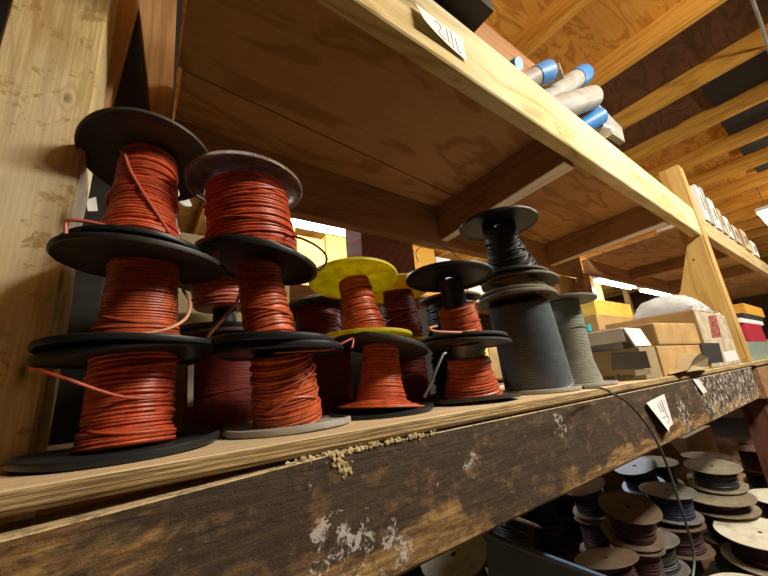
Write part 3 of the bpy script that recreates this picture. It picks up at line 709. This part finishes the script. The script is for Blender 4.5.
# items deeper: teal cap, crate, yellow box
tag(finish('crate', rbox(1.45, .47, .001, .24, .16, .20, .1, .002), M['card3'], None, False, (1.45, .47, .001)), 'olive brown crate behind the sage spool', 'crate')
b_ = bmesh.new(); lathe(b_, (1.56, .33, .001), (0, 0, 1), [(.001, 0), (.026, 0), (.026, .165), (.022, .185), (.001, .185)], 24)
t_ = tag(empty('bottle', (1.56, .33, .001)), 'small dark bottle with a teal cap behind the white lid', 'bottle')
finish('body', b_, M['bk'], t_, True); b_ = bmesh.new(); lathe(b_, (1.56, .33, .186), (0, 0, 1), [(.001, 0), (.018, 0), (.018, .03), (.001, .032)], 20)
finish('cap', b_, M['teal'], t_, True)

# small paper scraps
def note(name, label, pts, mat='paper', lines=(), cat='paper note', th=.0006, curl=0):
    r = tag(empty(name, pts[0]), label, cat)
    # subdivided curled sheet
    bm = bmesh.new(); n = 8; grid = []
    nn = (pts[1]-pts[0]).cross(pts[3]-pts[0]).normalized()
    for i in range(n+1):
        row = []
        for j in range(n+1):
            u, v = i/n, j/n
            p = pts[0]*(1-u)*(1-v)+pts[1]*u*(1-v)+pts[2]*u*v+pts[3]*(1-u)*v
            row.append(bm.verts.new(p+V((0, -curl*((1-u)**2)*(.4+v), 0))))
        grid.append(row)
    for i in range(n):
        for j in range(n): bm.faces.new((grid[i][j], grid[i+1][j], grid[i+1][j+1], grid[i][j+1]))
    e = bmesh.ops.extrude_face_region(bm, geom=bm.faces[:])
    for v in [g_ for g_ in e['geom'] if isinstance(g_, bmesh.types.BMVert)]: v.co += V((0, -th, 0))
    finish('sheet', bm, M[mat], r, True)
    if lines:
        b2 = bmesh.new()
        for L in lines:
            pp = []
            for (u, v) in L:
                p = pts[0]*(1-u)*(1-v)+pts[1]*u*(1-v)+pts[2]*u*v+pts[3]*(1-u)*v
                pp.append(p+V((0, -curl*((1-u)**2)*(.4+v)-th*1.2, 0)))
            sweep(b2, smooth_path(pp, 6), .0011, 5)
        finish('handwriting', b2, M['inkb'], r, True)
    return r
yN = -.0048
note('paper_note', 'white handwritten paper note stapled on the stained beam', [atY(644, 403, yN), atY(664, 394, yN), atY(673, 424, yN), atY(661, 432, yN)],
     lines=[[(.45, .2), (.45, .45)], [(.6, .15), (.62, .5)], [(.75, .12), (.72, .6), (.8, .75), (.55, .85)], [(.3, .6), (.6, .65)]], curl=.012)
note('paper_note', 'white handwritten paper note pinned on the pale upper beam', [atY(414, 5, yN), atY(462, 38, yN), atY(467, 61, yN), atY(419, 25, yN)],
     lines=[[(.35, .25), (.42, .15), (.48, .35), (.38, .75), (.52, .85)], [(.62, .15), (.60, .85)], [(.72, .1), (.70, .9)], [(.8, .3), (.82, .85), (.9, .8)]], curl=.010)
note('tape_scrap', 'small white tape scrap hanging on the stained beam below the brown carton', [atY(692, 379, yN), atY(698, 378, yN), atY(707, 392, yN), atY(702, 394, yN)], 'white', cat='tape scrap', curl=.002)
note('paper_tag', 'small white tag among the spools beside the yellow post', [atY(86, 200, .30), atY(96, 197, .30), atY(98, 211, .30), atY(88, 212, .30)], 'white', cat='tag', curl=.002)
note('plastic_scrap', 'crumpled clear plastic scrap between the two left top spools', [atY(175, 190, .27), atY(188, 196, .27), atY(192, 206, .27), atY(178, 210, .27)], 'wrap', cat='plastic scrap', curl=.02)
note('paper_tag', 'pale paper strip standing behind the bottom spool of the leftmost stack', [atY(188, 366, .25), atY(194, 364, .25), atY(193, 407, .25), atY(187, 407, .25)], 'cardw', cat='tag')
tag(finish('carton', box_bm(-.05, .30, .44, .58, .002, .40, .002), M['card3'], None, False, (.12, .5, .002)), 'brown carton at the back between the two left stacks', 'carton')
tag(finish('carton', box_bm(.315, .98, .46, .58, .002, .27, .002), M['dark'], None, False, (.45, .5, .002)), 'dark box added to block rear light behind the yellow flanges', 'carton')  # added filler, keeps rear light from showing between the spools
tag(finish('carton', box_bm(-.62, -.056, .40, .58, .002, .50, .002), M['dark'], None, False, (-.3, .46, .002)), 'dark box added to block rear light behind the yellow post', 'carton')  # added filler, stops rear light coming through beside the post

# ================================================================== ON THE UPPER SHELF
def pipe(label, p, q, r, mat, cap=None, capl=.05, cat='pipe'):
    p = V(p); q = V(q); root = tag(empty('conduit_pipe', p), label, cat)
    d = (q-p); L = d.length; d.normalize()
    b = bmesh.new(); lathe(b, p, d, [(r-.003, 0), (r, 0), (r, L), (r-.003, L)], 28); finish('tube', b, M[mat], root, True)
    if cap:
        b = bmesh.new(); s = -capl+.004
        lathe(b, q+d*s, d, [(.001, capl-.004), (.001, capl), (r+.001, capl), (r+.002, capl-.003), (r+.002, 0), (r+.0002, 0), (r+.0002, capl-.004)], 28)
        finish('cap', b, M[cap], root, True)
    else:
        b = bmesh.new(); lathe(b, q, d, [(.0005, -.004), (r-.003, -.004), (r-.003, -.002), (.0005, -.002)], 20); finish('end_disc', b, M['greyd'], root, True)
    return root
pipe('grey pipe with blue cap, upper left of the pair on the pale beam', atY(503, 94, .10), atY(548, 71, .015), .032, 'pipe', 'blue', .06)
pipe('grey pipe with blue cap, middle one pointing over the pale beam', atY(536, 106, .10), atY(583, 75, .02), .037, 'pipe', 'blue', .07)
pipe('plain grey pipe without a cap, lying over the pale beam', atY(528, 118, .06), atY(591, 98, -.005), .041, 'pipe')
pipe('short blue-capped pipe barely showing behind the beam', atY(495, 78, .10), atY(518, 64, .02), .018, 'pipe', 'blue', .03)
pipe('dark blue-ended pipe beside the grey flat board', atY(570, 135, .08), atY(600, 116, .0), .030, 'pipe', 'blue', .10)
a, b, c, d = atY(598, 103, .02), atY(622, 128, .02), atY(625, 142, .0), atY(604, 128, .0)
tag(finish('flat_board', poly_prism([a, b, c, d], .02), M['pipe'], None, False, b), 'flat light grey board lying right of the pipes on the beam', 'board')
b_ = bmesh.new(); bmesh.ops.create_icosphere(b_, subdivisions=2, radius=.022, matrix=Matrix.Translation(atY(607, 131, -.01)))
for v in b_.verts: v.co += V((mnoise.noise(v.co*40), mnoise.noise(v.co*50+V((3, 0, 0))), mnoise.noise(v.co*60)))*.008
tag(finish('paper_wad', b_, M['white'], None, True, atY(607, 131, -.01)), 'small white wad of paper under the grey board', 'paper wad')
b_ = bmesh.new(); bmesh.ops.create_icosphere(b_, subdivisions=2, radius=.02, matrix=Matrix.Translation(atY(553, 72, .02)))
tag(finish('wood_block', rbox(*(atY(555, 78, .03)), .05, .05, .03, .3, .003), M['cardw'], None, False, atY(555, 78, .03)), 'cream scrap of wood between the blue-capped pipes', 'scrap'); b_.free()
# dark box overhanging beam, and strip board
zc = .872
p = atZ(476, 33, zc+.0)
tag(finish('dark_box', box_bm(.40, .625, -.05, .25, .874, 1.05, .002), M['dark'], None, False, (p.x-.12, p.y+.15, zc)), 'dark brown box standing on top of the pale beam', 'box')
tag(finish('strip_board', hexa([(.66, .045, .84), (1.02, .045, .84), (1.02, .06, .84), (.66, .06, .84), (.66, .045, atY(484, 22, .045).z), (1.02, .045, atY(530, 60, .045).z), (1.02, .06, atY(530, 60, .045).z), (.66, .06, atY(484, 22, .045).z)]), M['brownx'], None, False, (.8, .05, .84)), 'brown strip board standing behind the pale beam, beside the dark box', 'board')
# binders and boxes beyond the post on the upper shelf
xs = [(2.50, .10, .22, 'white', 'white upright binder, nearest the golden post top'), (2.62, .07, .24, 'pipe', 'grey upright binder next to the white one'), (2.74, .12, .20, 'paper', 'white ring binder, third beyond the golden post top'),
      (2.90, .10, .17, 'cardw', 'beige file box on the upper shelf beyond the binders'), (3.05, .12, .15, 'white', 'white low box beyond the beige file box'), (3.25, .16, .13, 'cardw', 'beige low box beyond the white low box'),
      (3.55, .2, .16, 'card2', 'tan box on the upper shelf near the far lamp'), (3.85, .2, .12, 'white', 'white box furthest along the upper shelf')]
for x, wd, h, mt, lab in xs:
    r = tag(empty('binder' if x < 2.8 else 'file_box', (x, .02, .766)), lab, 'binder' if x < 2.8 else 'box')
    finish('cover', box_bm(x, x+wd*.9, -.01, .22, .766, .766+h, .003), M[mt], r)
    finish('label_strip', box_bm(x+wd*.25, x+wd*.6, -.0115, -.0102, .766+h*.3, .766+h*.7), M['greyd'], r)
# dark flat panels between the ceiling joists
for i, (x0, x1, y0, y1) in enumerate(((2.90, 3.43, -.9, -.13), (3.52, 4.03, -1.2, -.11), (4.13, 4.6, -1.2, -.11), (4.75, 5.2, -1.2, -.12))):
    tag(finish('ceiling_panel', box_bm(x0, x1, y0, y1, 1.855, 1.876), M['dark']), 'dark flat panel between ceiling joists, number %s from the left' % ('one', 'two', 'three', 'four')[i], 'panel')
b_ = bmesh.new(); sweep(b_, [atZ(745, -20, 1.74), atZ(760, 20, 1.74), atZ(772, 60, 1.74)], .008, 8)
tag(finish('conduit', b_, M['pipe'], None, True, atZ(760, 20, 1.74)), 'thin grey conduit running under the ceiling joists', 'conduit')

# ================================================================== FLUORESCENT FIXTURES
def fixture(label, x0, x1, y, z, n=2):
    r = tag(empty('fluorescent_light', ((x0+x1)/2, y, z)), label, 'light')
    finish('housing', box_bm(x0, x1, y-.07, y+.07, z+.03, z+.07, .004), M['white'], r)
    for q in (.2, .8):
        b = bmesh.new(); sweep(b, [(x0+(x1-x0)*q, y, z+.069), (x0+(x1-x0)*q, y, 1.8895)], .004, 8); finish('hanger_rod', b, M['greyd'], r, True)
    for k in range(n):
        b = bmesh.new(); yy = y+(-.035 if k == 0 else .035)
        sweep(b, [(x0+.02, yy, z), (x1-.02, yy, z)], .018, 12); finish('tube', b, M['tube'], r, True)
    return r
p = atY(350, 233, 1.6)
fixture('bright fluorescent light behind the rack, above the yellow cartons', p.x-.46, p.x, 1.6, p.z)
p = atY(600, 281, 1.7)
fixture('fluorescent light in the rear aisle, behind the sage spool', p.x-.1, p.x+1.2, 1.7, p.z)
fixture('fluorescent light in the rear aisle, further right beyond the washer plank', p.x+1.6, p.x+3.0, 1.7, p.z)
p = atZ(767, 214, 1.5)
fixture('far fluorescent light at the right edge under the ceiling', p.x-.1, p.x+1.1, p.y, 1.5)

# ================================================================== REAR RACK BEHIND
ry = 2.5
tag(finish('rear_rack_shelf', box_bm(-1.5, 9, ry, ry+.6, .98, 1.0), M['brownx']), 'shelf of the rack across the rear aisle', 'shelf')
tag(finish('rear_rack_shelf', box_bm(-1.5, 9, ry, ry+.6, -.02, 0), M['brownx']), 'lower shelf of the rack across the rear aisle', 'shelf')
for k, x in enumerate((-1.45, .55, 4.2, 8.5)):
    tag(finish('rear_rack_post', box_bm(x, x+.09, ry-.095, ry-.003, FLZ, 1.748), M['brownz']), 'brown post of the rear rack, %s from the left' % ('first', 'second', 'third', 'fourth')[k], 'post')
cols = ['yellowbox', 'card', 'yellowbox', 'white', 'card2', 'orange', 'white', 'crimson', 'cardw', 'yellowbox', 'card3', 'white', 'card2', 'orange', 'paper']
nm = dict(yellowbox='yellow', card='brown', white='white', card2='tan', orange='orange', crimson='crimson', cardw='beige', card3='olive', paper='pale')
x = .2; k = 0; ordn = ['first', 'second', 'third', 'fourth', 'fifth', 'sixth', 'seventh', 'eighth', 'ninth', 'tenth', 'eleventh', 'twelfth', 'thirteenth', 'fourteenth', 'fifteenth', 'sixteenth', 'seventeenth', 'eighteenth', 'nineteenth', 'twentieth', 'twenty-first', 'twenty-second', 'twenty-third', 'twenty-fourth']
for lvl, z in (('upper', 1.001), ('lower', .001)):
    x = .75 if lvl == 'upper' else .2; j = 0
    while x < 7.4 and j < 22:
        wd = random.uniform(.22, .42); h = random.uniform(.45, .68) if lvl == 'upper' else random.uniform(.22, .5)
        if 4.15 < x+wd and x < 4.32: x = 4.33
        mt = cols[k % len(cols)]
        tag(finish('stock_box', box_bm(x, x+wd, ry+.03, ry+.45, z, z+h, .004), M[mt], None, False, (x+wd/2, ry+.2, z)),
            '%s box on the %s shelf of the rear rack, %s from the left' % (nm[mt], lvl, ordn[j]), 'box', 'boxes on the rear rack')
        x += wd+.02; k += 1; j += 1
# striped carton column between the spools and the rear light
a = atY(364, 217, .66); b = atY(411, 229, .66)
r = tag(empty('striped_carton', (a.x, .66, .0)), 'brown carton column with red diagonal stripes under the rear beam', 'carton')
finish('body', box_bm(a.x-.02, b.x, .66, .78, .0, .70, .003), M['stripe'], r)
zs = atY(388, 246, .66).z
finish('joint_strip', box_bm(a.x-.021, b.x+.001, .658, .66, zs-.004, zs+.004), M['brownx'], r)
tag(finish('rear_step_shelf', box_bm(-.5, 2.2, .645, .84, -.02, -.001), M['brownx']), 'brown ledge behind the spool shelf', 'shelf')

# ================================================================== NEXT BAY (beyond the golden post)
def stock(label, u0, v0, u1, v1, y, mat, name='box', cat='box', dep=.2):
    p = atY(u0, v1, y); q = atY(u1, v0, y)
    z0 = max(min(p.z, q.z), .001); z1 = max(p.z, q.z)
    return tag(finish(name, box_bm(p.x, q.x, y, y+dep, z0, z1, .002), M[mat], None, False, (p.x, y, z0)), label, cat)
x0 = 2.75
items = [('green-grey tin box under the red folders beyond the golden post', 2.60, 3.10, .002, .10, 'greenish', 'tin_box'),
         ('red folder stack, on the next shelf beyond the golden post', 2.74, 3.24, .101, .205, 'crimson', 'folder_stack'),
         ('white paper stack on the red folders beyond the golden post', 2.70, 3.35, .206, .232, 'paper', 'paper_stack'),
         ('dark box on the white papers beyond the golden post', 2.80, 3.40, .233, .265, 'dark', 'box'),
         ('orange box topmost on the next shelf beyond the golden post', 2.93, 3.52, .266, .33, 'orange', 'box')]
for lab, xa, xb, za, zb, mt, nmn in items:
    tag(finish(nmn, box_bm(xa, xb, .03, .30, za, zb, .002), M[mt], None, False, (xa, .03, za)), lab, nmn.split('_')[0])
tag(finish('tin_box', box_bm(3.60, 3.95, .04, .30, .001, .12, .003), M['greenish'], None, False, (3.25, .04, .001)), 'green-grey tin box well beyond the red folders', 'box')

# ================================================================== LOWER SHELF AND ITS SPOOLS
LZ = -.86
tag(finish('bottom_shelf_board', box_bm(-.9, 5.5, -.25, 1.0, LZ-.02, LZ), M['brownx']), 'bottom shelf board carrying the pile of fibre-flanged spools', 'shelf board')
def low_spool(label, x, y, zt, R, h, tilt, fl, wire):
    n = V((*tilt, 1)).normalized(); c1 = V((x, y, zt)); c0 = c1-n*h
    return make_spool(label, c0, tilt, R, c1, tilt, R, [(0, R*.72), (1, R*.70)], wire, fl, fl, .0035, hub=.03, barrel='card3', cross=2, mess=.7, lip=.0003, name='cable_spool', cat='cable spool')
lows = [
 ('round khaki-topped spool just below the beam near the reddish post', 2.16, .21, -.43, .10, .08, (-.10, -.05), 'wooddisc', 'wblack'),
 ('khaki spool directly under the khaki-topped one near the reddish post', 2.08, .20, -.528, .12, .045, (-.06, .0), 'wooddisc', 'maroon'),
 ('large cream-topped spool brightly lit at the right edge of the pile', 1.955, .075, -.600, .13, .09, (-.08, -.03), 'whitedisc', 'maroon'),
 ('cream-topped spool at the bottom right where the cable ends', 1.65, .09, -.685, .105, .11, (-.10, .06), 'whitedisc', 'wblack'),
 ('brown fibre-topped spool tilted under the beam, left in the pile', 1.45, .285, -.435, .092, .09, (-.16, -.20), 'wooddisc2', 'maroon'),
 ('dark grey spool in the middle bottom of the lower pile', 1.59, .315, -.575, .10, .09, (-.03, .08), 'greydisc', 'wblack'),
 ('brown-topped spool peeking out beneath the grey-topped one', 1.80, .285, -.575, .095, .09, (-.02, .05), 'wooddisc2', 'maroon'),
 ('grey-topped spool with navy wire in the middle of the lower pile', 1.81, .285, -.462, .095, .09, (-.04, -.04), 'greydisc', 'navy'),
 ('pinkish brown spool lying low at the left of the pile', 1.23, .29, -.52, .09, .09, (.0, .2), 'wooddisc2', 'maroon'),
 ('grey-blue spool tilted at the back under the beam', 2.00, .46, -.43, .09, .09, (-.25, .1), 'bluebin', 'navy'),
 ('khaki spool at the back of the pile, tilted sharply under the beam', 1.58, .50, -.43, .085, .09, (-.25, .15), 'wooddisc2', 'wblack'),
 ('leaning brown spool behind the blue bin', 1.18, .56, -.46, .09, .12, (.4, -.1), 'wooddisc2', 'wblack'),
 ('grey cardboard-faced spool left of the blue bin', .80, .50, -.44, .10, .12, (-.35, -.05), 'beigefl', 'wblack'),
 ('cream spool behind the bright large one at the right edge', 2.34, .06, -.57, .10, .08, (-.06, -.03), 'whitedisc', 'maroon'),
 ('khaki spool in the far corner of the pile by the reddish post', 2.27, .47, -.46, .10, .10, (-.05, -.03), 'wooddisc', 'wblack'),
]
deep = []
for L in lows:
    low_spool(*L)
    x, y, zt, R, h = L[1:6]; zb = zt-h-.010-.10*abs(L[6][0])
    while zb-LZ > .05:
        hh = min(.105, zb-LZ-.003)
        deep.append((x+random.uniform(-.008, .008), y+random.uniform(-.008, .008), zb, R*.74, hh)); zb -= hh+.006
for i, x in enumerate((1.06, 1.30, 1.54, 1.78, 2.02, 2.26)):
    for y, zt in ((.86, -.40), ):
        deep.append((x, y, zt+random.uniform(-.03, .03), .105, .12)); deep.append((x, y, zt-.17, .105, .12)); deep.append((x, y, zt-.31, .105, .12))
for x, y in ((2.86, .18), (3.10, .22), (2.56, .33)):
    for q in range(3): deep.append((x, y, -.47-.115*q, .105, .108))
proto = {}
for k, (x, y, zt, R, h) in enumerate(deep):
    key = (k % 3)
    if key not in proto:
        o = make_spool('dark fibre-flanged spool deep in the pile, in the shade under the shelf', (0, 0, 0), (0, 0), .105, (0, 0, .105), (0, 0), .105, [(0, .075), (1, .072)], ('maroon', 'wblack', 'navy')[key],
            ('wooddisc2', 'greyd', 'wooddisc')[key], ('wooddisc2', 'wooddisc2', 'wooddisc')[key], .0035, hub=.03, barrel='card3', cross=0, mess=.5, lip=.0003, name='cable_spool', cat='cable spool', group='dark spools deep in the lower pile')[0]
        proto[key] = o
    else:
        src = proto[key]; o = src.copy(); C.objects.link(o)
        for ch in list(src.children):
            c = ch.copy(); C.objects.link(c); c.parent = o
    o.location = (x, y, zt-h); o.scale = (R/.105, R/.105, h/.105); o.rotation_euler = (0, 0, k*1.3)
tag(finish('added_back_panel', box_bm(-.9, 5.5, 1.002, 1.02, LZ, -.16), M['dark']), 'dark brown panel added to darken the back of the bottom shelf', 'panel')  # added sheet that hides the floor, so the space behind the pile stays dark
tag(finish('carton', box_bm(2.75, 3.3, .45, .8, LZ+.001, -.42, .004), M['card3'], None, False, (3, .6, LZ)), 'olive brown carton on the bottom shelf beyond the reddish post', 'carton')
tag(finish('carton', box_bm(2.44, 2.72, .60, .85, LZ+.001, -.36, .004), M['card3'], None, False, (2.6, .7, LZ)), 'brown carton at the back of the bottom shelf, above the pile', 'carton')
# blue bin
a, b = atZ(484, 533, -.30), atZ(595, 576, -.30)
pts = [V((.655, .30, LZ)), V((.66, -.02, LZ)), V((.99, -.05, LZ)), V((1.0, .26, LZ))]
tp = [V((a.x, a.y, -.30)), V((b.x, b.y-.05, -.30)), V((b.x+.26, b.y-.07, -.56)), V((a.x+.26, a.y+.0, -.54))]
r = tag(empty('blue_bin', (.8, .1, LZ)), 'dusty blue plastic bin below the beam, beside the spool pile', 'bin')
finish('body', hexa([pts[0], pts[1], pts[2], pts[3], tp[0], tp[1], tp[2], tp[3]], .004), M['bluebin'], r)
b_ = bmesh.new()
for i in range(4): sweep(b_, [tp[i], tp[(i+1) % 4]], .006, 8)
finish('rim', b_, M['bluebin'], r, True)
b_ = bmesh.new()
